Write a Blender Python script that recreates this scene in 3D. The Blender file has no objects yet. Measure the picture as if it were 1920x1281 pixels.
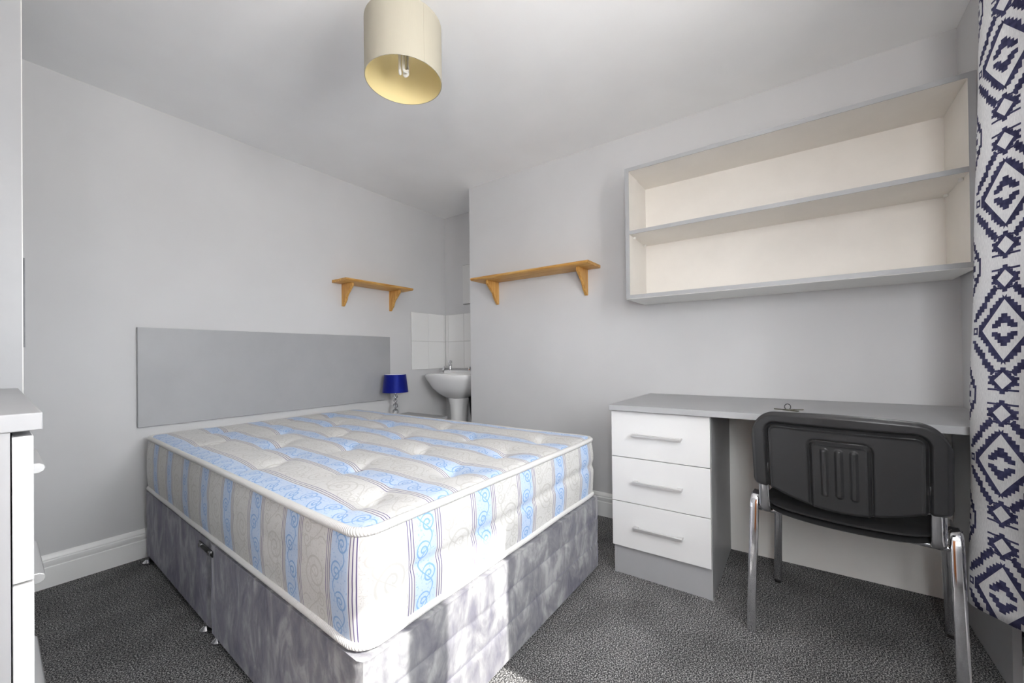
import bpy, bmesh, math, random
from mathutils import Vector, Matrix, noise

random.seed(7)
scene = bpy.context.scene
COL = scene.collection

# ------------------------------------------------------------------ camera
F_PX, YAW, PITCH, ROLL, CY = 758.53, math.radians(35.2535), math.radians(0.3138), math.radians(-0.6579), 663.75
fw = Vector((math.cos(YAW) * math.cos(PITCH), math.sin(YAW) * math.cos(PITCH), math.sin(PITCH)))
rt = Vector((math.sin(YAW), -math.cos(YAW), 0))
up = rt.cross(fw)
r2 = rt * math.cos(ROLL) + up * math.sin(ROLL)
u2 = -rt * math.sin(ROLL) + up * math.cos(ROLL)
cam_d = bpy.data.cameras.new('camera')
cam = bpy.data.objects.new('camera', cam_d)
COL.objects.link(cam)
cam.matrix_world = Matrix(((r2.x, u2.x, -fw.x, 0), (r2.y, u2.y, -fw.y, 0), (r2.z, u2.z, -fw.z, 1.0), (0, 0, 0, 1)))
cam_d.sensor_fit = 'HORIZONTAL'
cam_d.sensor_width = 36
cam_d.lens = 36 * F_PX / 1920
cam_d.shift_y = (CY - 640.5) / 1920
cam_d.clip_start = 0.02
scene.camera = cam

# ------------------------------------------------------------------ world, sun, exposure
SKY, GROUND = 17.5, 14.0
world = bpy.data.worlds.new('world')
scene.world = world
world.use_nodes = True
wn = world.node_tree
wn.nodes.clear()
w_out = wn.nodes.new('ShaderNodeOutputWorld')
w_bg = wn.nodes.new('ShaderNodeBackground')
w_geo = wn.nodes.new('ShaderNodeTexCoord')
w_sep = wn.nodes.new('ShaderNodeSeparateXYZ')
w_gt = wn.nodes.new('ShaderNodeMath'); w_gt.operation = 'GREATER_THAN'; w_gt.inputs[1].default_value = 0.0
w_mix = wn.nodes.new('ShaderNodeMixRGB')
w_mix.inputs[1].default_value = (1.0, 0.985, 0.96, 1)      # sunlit street and houses below the horizon
w_mix.inputs[2].default_value = (0.965, 0.985, 1.0, 1)      # bright sky
w_st = wn.nodes.new('ShaderNodeMapRange')
w_st.inputs[3].default_value = GROUND; w_st.inputs[4].default_value = SKY
wn.links.new(w_geo.outputs['Generated'], w_sep.inputs[0])
wn.links.new(w_sep.outputs[2], w_gt.inputs[0])
wn.links.new(w_gt.outputs[0], w_mix.inputs[0])
wn.links.new(w_gt.outputs[0], w_st.inputs[0])
wn.links.new(w_mix.outputs[0], w_bg.inputs[0])
wn.links.new(w_st.outputs[0], w_bg.inputs[1])
wn.links.new(w_bg.outputs[0], w_out.inputs[0])

sun_d = bpy.data.lights.new('sun', 'SUN')
sun_d.energy = 7.5
sun_d.angle = math.radians(0.6)
sun_d.color = (1.0, 0.97, 0.92)
sun = bpy.data.objects.new('sun', sun_d)
COL.objects.link(sun)
SUN_EL = math.radians(42.6)
sdir = Vector((0.0, math.cos(SUN_EL), -math.sin(SUN_EL)))
sun.rotation_euler = sdir.to_track_quat('-Z', 'Y').to_euler()
sun.location = (0.4, -4, 4)

scene.view_settings.view_transform = 'Standard'
scene.view_settings.look = 'None'
scene.view_settings.gamma = 1.0
scene.view_settings.use_curve_mapping = False
scene.view_settings.exposure = 0.75
scene.cycles.use_denoising = True
scene.cycles.max_bounces = 7
scene.cycles.diffuse_bounces = 5
scene.cycles.transparent_max_bounces = 12
scene.cycles.sample_clamp_indirect = 12
scene.cycles.use_adaptive_sampling = True
scene.cycles.adaptive_threshold = 0.06
scene.cycles.adaptive_min_samples = 16

# room dimensions (metres)
XD, XB, XAL = -0.45, 2.39, 2.775          # left wall, right wall (chimney breast), alcove
YC, YA, YR = -0.543, 2.733, 2.083         # window wall, headboard wall, end of the breast
ZC = 2.314
WX0, WX1, WZ0, WZ1 = 0.22, 1.52, 0.92, 1.90   # window opening

SY0, SY1, SZ0, SZ1 = -0.46, -0.02, 1.00, 2.02     # unseen side window added in the left wall to light the right wall

# daylight portals in the window openings
def portal(loc, into, w, h):
    d = bpy.data.lights.new('window_portal', 'AREA')
    d.shape = 'RECTANGLE'; d.size, d.size_y = w, h
    d.cycles.is_portal = True
    o = bpy.data.objects.new('window_portal', d); COL.objects.link(o)
    o.location = loc; o.rotation_euler = Vector(into).to_track_quat('-Z', 'Y').to_euler()
portal(((WX0 + WX1) / 2, YC - 0.24, (WZ0 + WZ1) / 2), (0, 1, 0), WX1 - WX0, WZ1 - WZ0)
portal((XD - 0.11, (SY0 + SY1) / 2, (SZ0 + SZ1) / 2), (1, 0, 0), SY1 - SY0, SZ1 - SZ0)  # portal for the added side window

# ------------------------------------------------------------------ material helpers
def lin(c):
    return tuple((x / 255 / 12.92) if x / 255 <= 0.04045 else ((x / 255 + 0.055) / 1.055) ** 2.4 for x in c)

class V:
    """A node socket with arithmetic."""
    def __init__(s, nt, k): s.nt, s.k = nt, k
    def m(s, op, *a):
        n = s.nt.nodes.new('ShaderNodeMath'); n.operation = op
        for i, q in enumerate((s,) + a):
            if isinstance(q, V): s.nt.links.new(q.k, n.inputs[i])
            else: n.inputs[i].default_value = q
        return V(s.nt, n.outputs[0])
    def __add__(s, o): return s.m('ADD', o)
    def __sub__(s, o): return s.m('SUBTRACT', o)
    def __mul__(s, o): return s.m('MULTIPLY', o)
    def __truediv__(s, o): return s.m('DIVIDE', o)
    def abs(s): return s.m('ABSOLUTE')
    def lt(s, o): return s.m('LESS_THAN', o)
    def gt(s, o): return s.m('GREATER_THAN', o)
    def min(s, o): return s.m('MINIMUM', o)
    def max(s, o): return s.m('MAXIMUM', o)
    def floor(s): return s.m('FLOOR')
    def fract(s): return s.m('FRACT')
    def sin(s): return s.m('SINE')
    def wrap(s, h): return s.m('WRAP', h, -h)
    def atan2(s, o): return s.m('ARCTAN2', o)
    def hyp(s, o): return (s * s + o * o).m('SQRT')
    def q(s, g): return ((s / g).floor() + 0.5) * g
    def inv(s): return s * -1.0 + 1.0

class Mat:
    def __init__(s, name, color=(200, 200, 200), rough=0.5, metal=0.0, **kw):
        s.mat = bpy.data.materials.new(name); s.mat.use_nodes = True
        s.nt = s.mat.node_tree
        s.b = s.nt.nodes['Principled BSDF']
        s.set('Base Color', (*lin(color), 1)); s.set('Roughness', rough); s.set('Metallic', metal)
        for k, v in kw.items(): s.set(k.replace('_', ' '), v)
    def set(s, k, v):
        if isinstance(v, V): s.nt.links.new(v.k, s.b.inputs[k])
        else: s.b.inputs[k].default_value = v
    def coord(s, which='Object'):
        n = s.nt.nodes.new('ShaderNodeTexCoord'); return n.outputs[which]
    def uv(s):
        sp = s.nt.nodes.new('ShaderNodeSeparateXYZ'); s.nt.links.new(s.coord('UV'), sp.inputs[0])
        return V(s.nt, sp.outputs[0]), V(s.nt, sp.outputs[1])
    def noise(s, scale, detail=4, rough=0.5, stretch=None, which='Object', distort=0.0):
        n = s.nt.nodes.new('ShaderNodeTexNoise')
        n.inputs['Scale'].default_value = scale; n.inputs['Detail'].default_value = detail
        n.inputs['Roughness'].default_value = rough; n.inputs['Distortion'].default_value = distort
        c = s.coord(which)
        if stretch:
            mp = s.nt.nodes.new('ShaderNodeMapping'); mp.inputs['Scale'].default_value = stretch
            s.nt.links.new(c, mp.inputs[0]); c = mp.outputs[0]
        s.nt.links.new(c, n.inputs['Vector'])
        return V(s.nt, n.outputs[0])
    def mix(s, f, a, b):
        n = s.nt.nodes.new('ShaderNodeMixRGB')
        for i, q in enumerate((f, a, b)):
            if isinstance(q, V): s.nt.links.new(q.k, n.inputs[i])
            elif i == 0: n.inputs[0].default_value = q
            else: n.inputs[i].default_value = (*lin(q), 1)
        return V(s.nt, n.outputs[0])
    def ramp(s, f, stops):
        n = s.nt.nodes.new('ShaderNodeValToRGB'); s.nt.links.new(f.k, n.inputs[0])
        e = n.color_ramp.elements
        while len(e) < len(stops): e.new(0.5)
        for el, (p, c) in zip(e, stops): el.position = p; el.color = (*lin(c), 1)
        return V(s.nt, n.outputs[0])
    def bump(s, h, strength=0.2, dist=0.01):
        n = s.nt.nodes.new('ShaderNodeBump'); n.inputs['Strength'].default_value = strength
        n.inputs['Distance'].default_value = dist
        s.nt.links.new(h.k, n.inputs['Height']); s.nt.links.new(n.outputs[0], s.b.inputs['Normal'])

M = {}
def paint(key, color, rough=0.85, var=3):
    m = Mat(key, color, rough)
    n = m.noise(2.2, 3)
    lo = tuple(c - var for c in color); hi = tuple(min(255, c + var) for c in color)
    m.set('Base Color', m.ramp(n, [(0.3, lo), (0.7, hi)]))
    m.bump(m.noise(90, 2), 0.06, 0.002)
    M[key] = m.mat
paint('wall_paint', (210, 210, 211))
paint('ceiling_paint', (246, 246, 246))
M['trim_white'] = Mat('trim_white', (246, 246, 245), 0.38).mat
M['gloss_white'] = Mat('gloss_white', (220, 220, 220), 0.12).mat
def laminate(key, color, rough):
    m = Mat(key, color, rough)
    n = m.noise(3.5, 5, 0.6)
    m.set('Base Color', m.ramp(n, [(0.3, tuple(c - 4 for c in color)), (0.7, tuple(c + 4 for c in color))]))
    M[key] = m.mat
laminate('grey_laminate', (166, 167, 169), 0.42)
laminate('cream_laminate', (230, 226, 220), 0.5)
laminate('white_laminate', (243, 242, 238), 0.45)
M['chrome'] = Mat('chrome', (225, 225, 228), 0.07, 1.0).mat
M['satin_metal'] = Mat('satin_metal', (222, 222, 222), 0.38, 0.85).mat
M['key_metal'] = Mat('key_metal', (120, 118, 104), 0.35, 0.9).mat
M['dark_metal'] = Mat('dark_metal', (62, 62, 64), 0.35, 0.8).mat
M['ceramic'] = Mat('ceramic', (240, 240, 240), 0.08).mat
M['tile_white'] = Mat('tile_white', (236, 236, 235), 0.15).mat
M['grout'] = Mat('grout', (190, 190, 188), 0.9).mat
M['panel_pale'] = Mat('panel_pale', (226, 226, 225), 0.15).mat
M['mirror_edge'] = Mat('mirror_edge', (70, 72, 72), 0.4).mat
M['black_rubber'] = Mat('black_rubber', (24, 24, 25), 0.6).mat
M['tube_white'] = Mat('tube_white', (240, 240, 236), 0.3).mat
M['socket_white'] = Mat('socket_white', (215, 208, 190), 0.4).mat

m = Mat('black_plastic', (50, 50, 51), 0.36)
m.bump(m.noise(420, 2), 0.12, 0.001); M['black_plastic'] = m.mat
m = Mat('black_vinyl', (32, 32, 33), 0.5)
m.bump(m.noise(260, 3), 0.2, 0.001); M['black_vinyl'] = m.mat

# carpet: charcoal flecked pile
m = Mat('carpet', (70, 70, 72), 0.95)
n1, n2 = m.noise(230, 2, 0.7), m.noise(5, 3)
speck = m.ramp(n1, [(0.38, (28, 28, 30)), (0.5, (84, 84, 86)), (0.62, (206, 205, 203))])
soft = m.ramp(n2, [(0.3, (205, 205, 205)), (0.7, (255, 255, 255))])
mx = m.nt.nodes.new('ShaderNodeMixRGB'); mx.blend_type = 'MULTIPLY'; mx.inputs[0].default_value = 1
m.nt.links.new(speck.k, mx.inputs[1]); m.nt.links.new(soft.k, mx.inputs[2])
m.set('Base Color', V(m.nt, mx.outputs[0]))
m.bump(n1, 0.4, 0.005); M['carpet'] = m.mat

# pine
def pine(key, stretch):
    m = Mat(key, (205, 150, 75), 0.4)
    g = m.noise(9, 4, 0.6, stretch, distort=0.6)
    m.set('Base Color', m.ramp(g, [(0.3, (178, 120, 48)), (0.5, (208, 156, 82)), (0.7, (226, 182, 110))]))
    M[key] = m.mat
pine('pine_along_x', (0.6, 9, 9)); pine('pine_along_y', (9, 0.6, 9)); pine('pine_along_z', (9, 9, 0.8))
m = Mat('door_wood', (150, 88, 40), 0.35)
g = m.noise(5, 4, 0.6, (8, 8, 0.6), distort=0.5)
m.set('Base Color', m.ramp(g, [(0.3, (128, 72, 30)), (0.7, (176, 108, 52))])); M['door_wood'] = m.mat

# crushed velvet of the divan
m = Mat('grey_velvet', (150, 150, 154), 0.75)
n1 = m.noise(7, 4, 0.55, (1.4, 1.4, 0.8), distort=1.2)
n2 = m.noise(26, 3, 0.6, (1.2, 1.2, 0.6), distort=0.8)
base = m.ramp(n1 * 0.75 + n2 * 0.25, [(0.37, (104, 103, 112)), (0.5, (130, 130, 133)), (0.62, (168, 168, 168))])
m.set('Base Color', base)
m.set('Sheen Weight', 0.5); m.set('Sheen Roughness', 0.4); m.set('Sheen Tint', (*lin((190, 188, 212)), 1))
m.set('Specular IOR Level', 0.2)
m.bump(n1 * 0.7 + n2 * 0.3, 0.3, 0.02); M['grey_velvet'] = m.mat

# mattress ticking: stripes run along v, repeat along u (metres)
def ticking(key, centre):
    m = Mat(key, (228, 226, 222), 0.42)
    u, v = m.uv()
    P = 0.2325
    k = u - centre
    s = k.wrap(P / 2)
    a = s.abs()
    def spiral(x, y, pitch, rad, width):
        r = x.hyp(y); th = y.atan2(x) / (2 * math.pi)
        f = ((r / pitch) - th).fract() - 0.5
        return f.abs().lt(width) * r.lt(rad)
    # blue band with scrolls
    c = v.wrap(0.032); flip = ((v + 0.032) / 0.064).floor().m('MODULO', 2.0).m('ABSOLUTE') * 2.0 - 1.0
    blue = a.lt(0.035)
    scr = spiral(s * flip - 0.009, c, 0.013, 0.025, 0.17)
    vine = (s - (v * (math.pi / 0.064)).sin() * 0.022).abs().lt(0.0022)
    w2 = m.noise(150, 2, which='UV')
    leaf = w2.gt(0.62)
    scr = scr.max(vine).max(leaf * 0.6) * blue
    # three purple edge lines on each side
    ln = (a - 0.0385).abs().lt(0.0012).max((a - 0.0465).abs().lt(0.0012)).max((a - 0.0545).abs().lt(0.0012))
    # pale damask scrolls in the cream band
    t = (k + P / 2).wrap(P / 2)
    cc = v.wrap(0.08); fl2 = ((v + 0.08) / 0.16).floor().m('MODULO', 2.0).m('ABSOLUTE') * 2.0 - 1.0
    big = spiral(t * fl2 - 0.014, cc, 0.022, 0.050, 0.12)
    c3 = (v + 0.08).wrap(0.08)
    big = big.max(spiral(t * fl2 + 0.034, c3 + 0.012, 0.013, 0.026, 0.15)).max(spiral(t * fl2 * -1.0 + 0.036, c3 - 0.020, 0.011, 0.022, 0.16))
    big = big.max((t + (v * (math.pi / 0.08)).sin() * 0.034).abs().lt(0.0022))
    w3 = m.noise(38, 2, 0.5, which='UV', distort=2.2)
    tend = (w3 - 0.5).abs().lt(0.016)
    cream = a.gt(0.058)
    dam = big.max(tend) * cream
    col = m.mix(dam * 0.7, (211, 210, 208), (184, 182, 177))
    col = m.mix(blue, col, (188, 206, 232))
    col = m.mix(scr * 0.85, col, (112, 160, 214))
    col = m.mix(ln, col, (86, 74, 124))
    m.set('Base Color', col)
    m.set('Sheen Weight', 0.15)
    m.bump(m.noise(60, 3, which='UV'), 0.12, 0.003)
    M[key] = m.mat
ticking('ticking_top', 0.05)
ticking('ticking_side', 0.15)
m = Mat('tape_white', (216, 215, 213), 0.6)
u, v = m.uv()
rib = ((u + v * 0.3) * (2 * math.pi / 0.006)).sin()
m.bump(rib, 0.35, 0.002); M['tape_white'] = m.mat

# lamp shades
m = Mat('cream_shade', (170, 165, 150), 0.8)
w = m.noise(300, 2, 0.5, (1, 1, 0.12)); m.bump(w, 0.15, 0.001)
m.set('Transmission Weight', 0.0); M['cream_shade'] = m.mat
M['cream_lining'] = Mat('cream_lining', (226, 210, 158), 0.6).mat
m = Mat('navy_velvet', (22, 30, 118), 0.38, Sheen_Weight=0.25, Sheen_Roughness=0.3)
m.set('Sheen Tint', (*lin((90, 110, 240)), 1)); m.set('Specular Tint', (*lin((110, 130, 255)), 1)); M['navy_velvet'] = m.mat
M['shade_lining'] = Mat('shade_lining', (235, 235, 238), 0.6).mat
M['crystal'] = Mat('crystal', (250, 252, 255), 0.02, Transmission_Weight=1.0, IOR=1.5).mat

# window glass: clear thin pane
mg = bpy.data.materials.new('window_glass'); mg.use_nodes = True
nt = mg.node_tree; nt.nodes.clear()
o_ = nt.nodes.new('ShaderNodeOutputMaterial'); t_ = nt.nodes.new('ShaderNodeBsdfTransparent')
g_ = nt.nodes.new('ShaderNodeBsdfGlossy'); g_.inputs['Roughness'].default_value = 0.02
x_ = nt.nodes.new('ShaderNodeMixShader'); x_.inputs[0].default_value = 0.05
nt.links.new(t_.outputs[0], x_.inputs[1]); nt.links.new(g_.outputs[0], x_.inputs[2]); nt.links.new(x_.outputs[0], o_.inputs[0])
M['window_glass'] = mg

# ikat curtain cloth (u across, v down, metres)
m = Mat('ikat_cloth', (224, 224, 226), 0.85)
u, v = m.uv()
G = 0.0085
PV, PU = 0.352, 0.25
def motif(u, v):
    uc, vc = u.wrap(PU / 2), v.wrap(PV / 2)
    au, av = uc.abs(), vc.abs()
    qu, qv = uc.abs().q(G), vc.abs().q(G)
    d = au / 0.074 + av / 0.092
    dq = qu / 0.074 + qv / 0.092
    ring = d.gt(0.86) * dq.lt(1.13)
    notch = (au - 0.011).abs().lt(0.005) * (av - 0.090).abs().lt(0.006)
    ring = ring * notch.inv()
    cross = dq.lt(0.55) * dq.gt(0.22) * av.gt(0.005)
    chain = dq.gt(1.42) * dq.lt(1.72) * au.gt(0.022) * av.gt(0.026)
    sq = (au - 0.090).abs().lt(0.010) * av.lt(0.010) * ((au - 0.090).abs().max(av)).gt(0.0045)
    big = ring.max(cross).max(chain).max(sq)
    # two small hooked diamonds between the medallions
    vs = (av - PV / 2 + 0.043)
    avs = vs.abs(); qvs = vs.abs().q(0.007)
    e = au / 0.030 + avs / 0.030
    eq = au.q(0.007) / 0.030 + qvs / 0.030
    dia = e.gt(0.74) * eq.lt(1.25)
    teeth = au.gt(0.014) * au.lt(0.039) * ((avs - 0.0075).abs().lt(0.0038).max((avs - 0.024).abs().lt(0.0026)))
    sm = dia.max(teeth * e.gt(0.8)) * avs.lt(0.043)
    clear = (au / 0.05 + avs / 0.06).lt(0.8)
    return (big * av.lt(0.125) * clear.inv()).max(sm)
one = motif(u, v)
# stepped star in the gap between columns
us, vs2 = (u + PU / 2).wrap(PU / 2).abs(), (v + PV / 2).wrap(PV / 2).abs()
qs, qv2 = us.q(G), vs2.q(G)
star = (qs / 0.03 + qv2 / 0.016).lt(1.0).max((qs + 0.004 - qv2 * 0.8).abs().lt(0.006) * qv2.lt(0.03))
step = (qs * 1.6 + qv2 - 0.088).abs().lt(0.0125) * us.lt(0.05)
pat = one.max(star).max(step).m('MINIMUM', 1.0)
weave = m.noise(500, 2, 0.6, (1, 0.15, 1), which='UV')
fade = m.noise(60, 3, which='UV')
blue = m.ramp(fade, [(0.3, (46, 46, 80)), (0.7, (78, 79, 116))])
white = m.ramp(weave, [(0.3, (214, 214, 216)), (0.7, (236, 236, 236))])
m.set('Base Color', m.mix(pat, white, blue))
m.bump(weave, 0.15, 0.001)
# light glows through the cloth
tr = m.nt.nodes.new('ShaderNodeBsdfTranslucent'); ms = m.nt.nodes.new('ShaderNodeMixShader'); ms.inputs[0].default_value = 0.3
bc = m.b.inputs['Base Color'].links[0].from_socket
m.nt.links.new(bc, tr.inputs[0]); m.nt.links.new(m.b.outputs[0], ms.inputs[1]); m.nt.links.new(tr.outputs[0], ms.inputs[2])
m.nt.links.new(ms.outputs[0], m.nt.nodes['Material Output'].inputs[0])
M['ikat_cloth'] = m.mat

# ------------------------------------------------------------------ mesh helpers (all in world coordinates)
ROOTM = {}
def thing(name, label, cat, loc=(0, 0, 0), rz=0.0, group=None):
    o = bpy.data.objects.new(name, None); COL.objects.link(o)
    o.empty_display_size = 0.1
    o.location = loc; o.rotation_euler = (0, 0, rz)
    o['label'] = label; o['category'] = cat
    if group: o['group'] = group
    ROOTM[o.name] = Matrix.Translation(loc) @ Matrix.Rotation(rz, 4, 'Z')
    return o

def rootm(o):
    while o.parent: o = o.parent
    return ROOTM.get(o.name, Matrix.Identity(4))

def smooth_by_angle(me, ang=35):
    me.shade_smooth()
    me.set_sharp_from_angle(angle=math.radians(ang))

def obj(name, bm, mat, parent=None, smooth=True, label=None, bevel=0.0, local=False, normals=True):
    """Link a bmesh as one mesh object; world coordinates unless local."""
    if parent is not None and not local:
        bm.transform(rootm(parent).inverted())
    if normals:
        bmesh.ops.recalc_face_normals(bm, faces=bm.faces)
    me = bpy.data.meshes.new(name); bm.to_mesh(me); bm.free()
    mats = mat if isinstance(mat, (list, tuple)) else [mat]
    for k in mats: me.materials.append(M[k])
    if smooth: smooth_by_angle(me)
    o = bpy.data.objects.new(name, me); COL.objects.link(o)
    if parent is not None: o.parent = parent
    if label: o['label'] = label
    if bevel:
        b = o.modifiers.new('bevel', 'BEVEL'); b.width = bevel; b.segments = 2; b.limit_method = 'ANGLE'
        b.angle_limit = math.radians(40)
    return o

def struct(name, bm, mat, parent=None, **kw):
    o = obj(name, bm, mat, parent, **kw); o['kind'] = 'structure'; return o

def tag(o, label, cat, group=None):
    o['label'] = label; o['category'] = cat
    if group: o['group'] = group
    return o

def box(bm, x0, x1, y0, y1, z0, z1):
    vs = [bm.verts.new((x, y, z)) for z in (z0, z1) for y in (y0, y1) for x in (x0, x1)]
    for f in ((0, 2, 3, 1), (4, 5, 7, 6), (0, 1, 5, 4), (2, 6, 7, 3), (0, 4, 6, 2), (1, 3, 7, 5)):
        bm.faces.new([vs[i] for i in f])
    return bm

def bx(*a): return box(bmesh.new(), *a)

def prism(pts, axis, a0, a1, bm=None):
    """Extrude a 2-D outline along an axis; pts are the two other coordinates in order."""
    bm = bm or bmesh.new()
    def p(q, t):
        return {'x': (t, q[0], q[1]), 'y': (q[0], t, q[1]), 'z': (q[0], q[1], t)}[axis]
    A = [bm.verts.new(p(q, a0)) for q in pts]; B = [bm.verts.new(p(q, a1)) for q in pts]
    n = len(pts)
    bm.faces.new(A); bm.faces.new(B[::-1])
    for i in range(n): bm.faces.new((A[i], A[(i + 1) % n], B[(i + 1) % n], B[i]))
    return bm

def lathe(prof, cx, cy, n=32, bm=None, closed=False):
    bm = bm or bmesh.new(); rings = []
    for r, z in prof:
        if r < 1e-5: rings.append([bm.verts.new((cx, cy, z))])
        else: rings.append([bm.verts.new((cx + r * math.cos(2 * math.pi * i / n), cy + r * math.sin(2 * math.pi * i / n), z)) for i in range(n)])
    pairs = list(zip(rings, rings[1:])) + ([(rings[-1], rings[0])] if closed else [])
    for a, b in pairs:
        for i in range(n):
            j = (i + 1) % n
            if len(a) == 1 and len(b) == 1: continue
            if len(a) == 1: bm.faces.new((a[0], b[i], b[j]))
            elif len(b) == 1: bm.faces.new((a[i], b[0], a[j]))
            else: bm.faces.new((a[i], b[i], b[j], a[j]))
    return bm

def tube(path, rx, ry=None, n=12, up=Vector((0, 0, 1)), bm=None, caps=True, closed=False, uvname=None, sq=1.0):
    """Sweep an ellipse (rx sideways, ry along 'up') along a polyline."""
    bm = bm or bmesh.new(); ry = ry or rx
    path = [Vector(p) for p in path]; rings = []; N = len(path)
    length = 0; acc = []
    for i, p in enumerate(path):
        if i: length += (p - path[i - 1]).length
        acc.append(length)
        if closed: t = path[(i + 1) % N] - path[i - 1]
        else: t = path[min(i + 1, N - 1)] - path[max(i - 1, 0)]
        t.normalize()
        s = t.cross(up)
        if s.length < 1e-3: s = t.cross(Vector((1, 0, 0)))
        s.normalize(); w = s.cross(t).normalized()
        ring = []
        for k in range(n):
            c_, s_ = math.cos(2 * math.pi * k / n), math.sin(2 * math.pi * k / n)
            ring.append(bm.verts.new(p + s * rx * math.copysign(abs(c_) ** sq, c_) + w * ry * math.copysign(abs(s_) ** sq, s_)))
        rings.append(ring)
    uvl = bm.loops.layers.uv.new('UVMap') if uvname else None
    segs = [(i, i + 1) for i in range(N - 1)] + ([(N - 1, 0)] if closed else [])
    for i, j in segs:
        for k in range(n):
            f = bm.faces.new((rings[i][k], rings[i][(k + 1) % n], rings[j][(k + 1) % n], rings[j][k]))
            if uvl:
                ub = acc[j] if j else length + 0.02
                for lp, q in zip(f.loops, ((acc[i], k), (acc[i], k + 1), (ub, k + 1), (ub, k))):
                    lp[uvl].uv = (q[0], q[1] / n * 0.06)
    if caps and not closed:
        bm.faces.new(rings[0][::-1]); bm.faces.new(rings[-1])
    return bm

def arc(c, r, a0, a1, n, plane='xz'):
    out = []
    for i in range(n + 1):
        a = math.radians(a0 + (a1 - a0) * i / n); x, y = r * math.cos(a), r * math.sin(a)
        out.append(Vector((c[0] + x, c[1], c[2] + y)) if plane == 'xz' else Vector((c[0] + x, c[1] + y, c[2])))
    return out

def fillet(pts, r, n=6):
    """Round the inner corners of a polyline."""
    pts = [Vector(p) for p in pts]; out = [pts[0]]
    for a, b, c in zip(pts, pts[1:], pts[2:]):
        d0 = (a - b).normalized(); d1 = (c - b).normalized()
        k = min(r, (a - b).length * 0.48, (c - b).length * 0.48)
        p0, p1 = b + d0 * k, b + d1 * k
        for i in range(n + 1):
            t = i / n
            out.append(p0 * (1 - t) ** 2 + b * 2 * t * (1 - t) + p1 * t * t)
    out.append(pts[-1]); return out

# ------------------------------------------------------------------ the room
struct('floor', bx(XD - 0.12, XAL + 0.12, YC - 0.1, YA + 0.12, -0.1, 0), 'carpet', smooth=False)
struct('ceiling', bx(XD - 0.12, XAL + 0.12, YC - 0.3, YA + 0.12, ZC, ZC + 0.1), 'ceiling_paint', smooth=False)
wall_back = struct('wall_back', bx(XD - 0.12, XAL + 0.12, YA, YA + 0.12, 0, ZC), 'wall_paint', smooth=False)
wall_right = struct('wall_right', bx(XB, XAL + 0.12, YC, YR, 0, ZC), 'wall_paint', smooth=False)
wall_alcove = struct('wall_alcove', bx(XAL, XAL + 0.12, YR, YA, 0, ZC), 'wall_paint', smooth=False)
bm = bmesh.new()
box(bm, XD - 0.12, XD, YC - 0.26, SY0, 0, ZC); box(bm, XD - 0.12, XD, SY1, YA, 0, ZC)
box(bm, XD - 0.12, XD, SY0, SY1, 0, SZ0); box(bm, XD - 0.12, XD, SY0, SY1, SZ1, ZC)
struct('wall_left', bm, 'wall_paint', smooth=False)
bm = bmesh.new()
YO = YC - 0.26
box(bm, XD, WX0, YO, YC, 0, ZC); box(bm, WX1, XAL + 0.12, YO, YC, 0, ZC)
box(bm, WX0, WX1, YO, YC, 0, WZ0); box(bm, WX0, WX1, YO, YC, WZ1, ZC)
struct('wall_front', bm, 'wall_paint', smooth=False)

SK = [(0, 0), (0.018, 0), (0.018, 0.088), (0.0145, 0.091), (0.0145, 0.094), (0.0165, 0.097), (0.0165, 0.115), (0.0115, 0.118), (0.0115, 0.121),
      (0.013, 0.124), (0.009, 0.137), (0.004, 0.143), (0, 0.143)]
struct('baseboard_back', prism([(YA - t, z) for t, z in SK], 'x', XD, XAL), 'trim_white')
struct('baseboard_right', prism([(XB - t, z) for t, z in SK], 'y', YC + 0.02, YR + 0.018), 'trim_white')
struct('baseboard_alcove', prism([(YR + t, z) for t, z in SK], 'x', XB, XAL), 'trim_white')
SC = [(t * 1.4, z * 1.0) for t, z in SK]
struct('baseboard_front', prism([(YC + t, z) for t, z in SC], 'x', XD, XB), 'trim_white')

# window in the front wall: two casements with a wide middle mullion
win = struct('window_1', bx(WX0, WX1, YO + 0.02, YC + 0.03, WZ0 - 0.03, WZ0), 'trim_white', bevel=0.003)
YF0, YF1 = YC - 0.19, YC - 0.12
bm = bmesh.new()
box(bm, WX0, WX0 + 0.06, YF0, YF1, WZ0, WZ1); box(bm, WX1 - 0.06, WX1, YF0, YF1, WZ0, WZ1)
box(bm, WX0 + 0.06, WX1 - 0.06, YF0, YF1, WZ0, WZ0 + 0.06); box(bm, WX0 + 0.06, WX1 - 0.06, YF0, YF1, WZ1 - 0.06, WZ1)
obj('frame', bm, 'trim_white', win, smooth=False)
obj('mullion', bx(0.64, 0.776, YF0, YF1, WZ0 + 0.06, WZ1 - 0.06), 'trim_white', win, bevel=0.004)
obj('pane', bx(WX0 + 0.06, 0.64, YC - 0.157, YC - 0.153, WZ0 + 0.06, WZ1 - 0.06), 'window_glass', win, smooth=False)
obj('pane', bx(0.776, WX1 - 0.06, YC - 0.157, YC - 0.153, WZ0 + 0.06, WZ1 - 0.06), 'window_glass', win, smooth=False)

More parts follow.
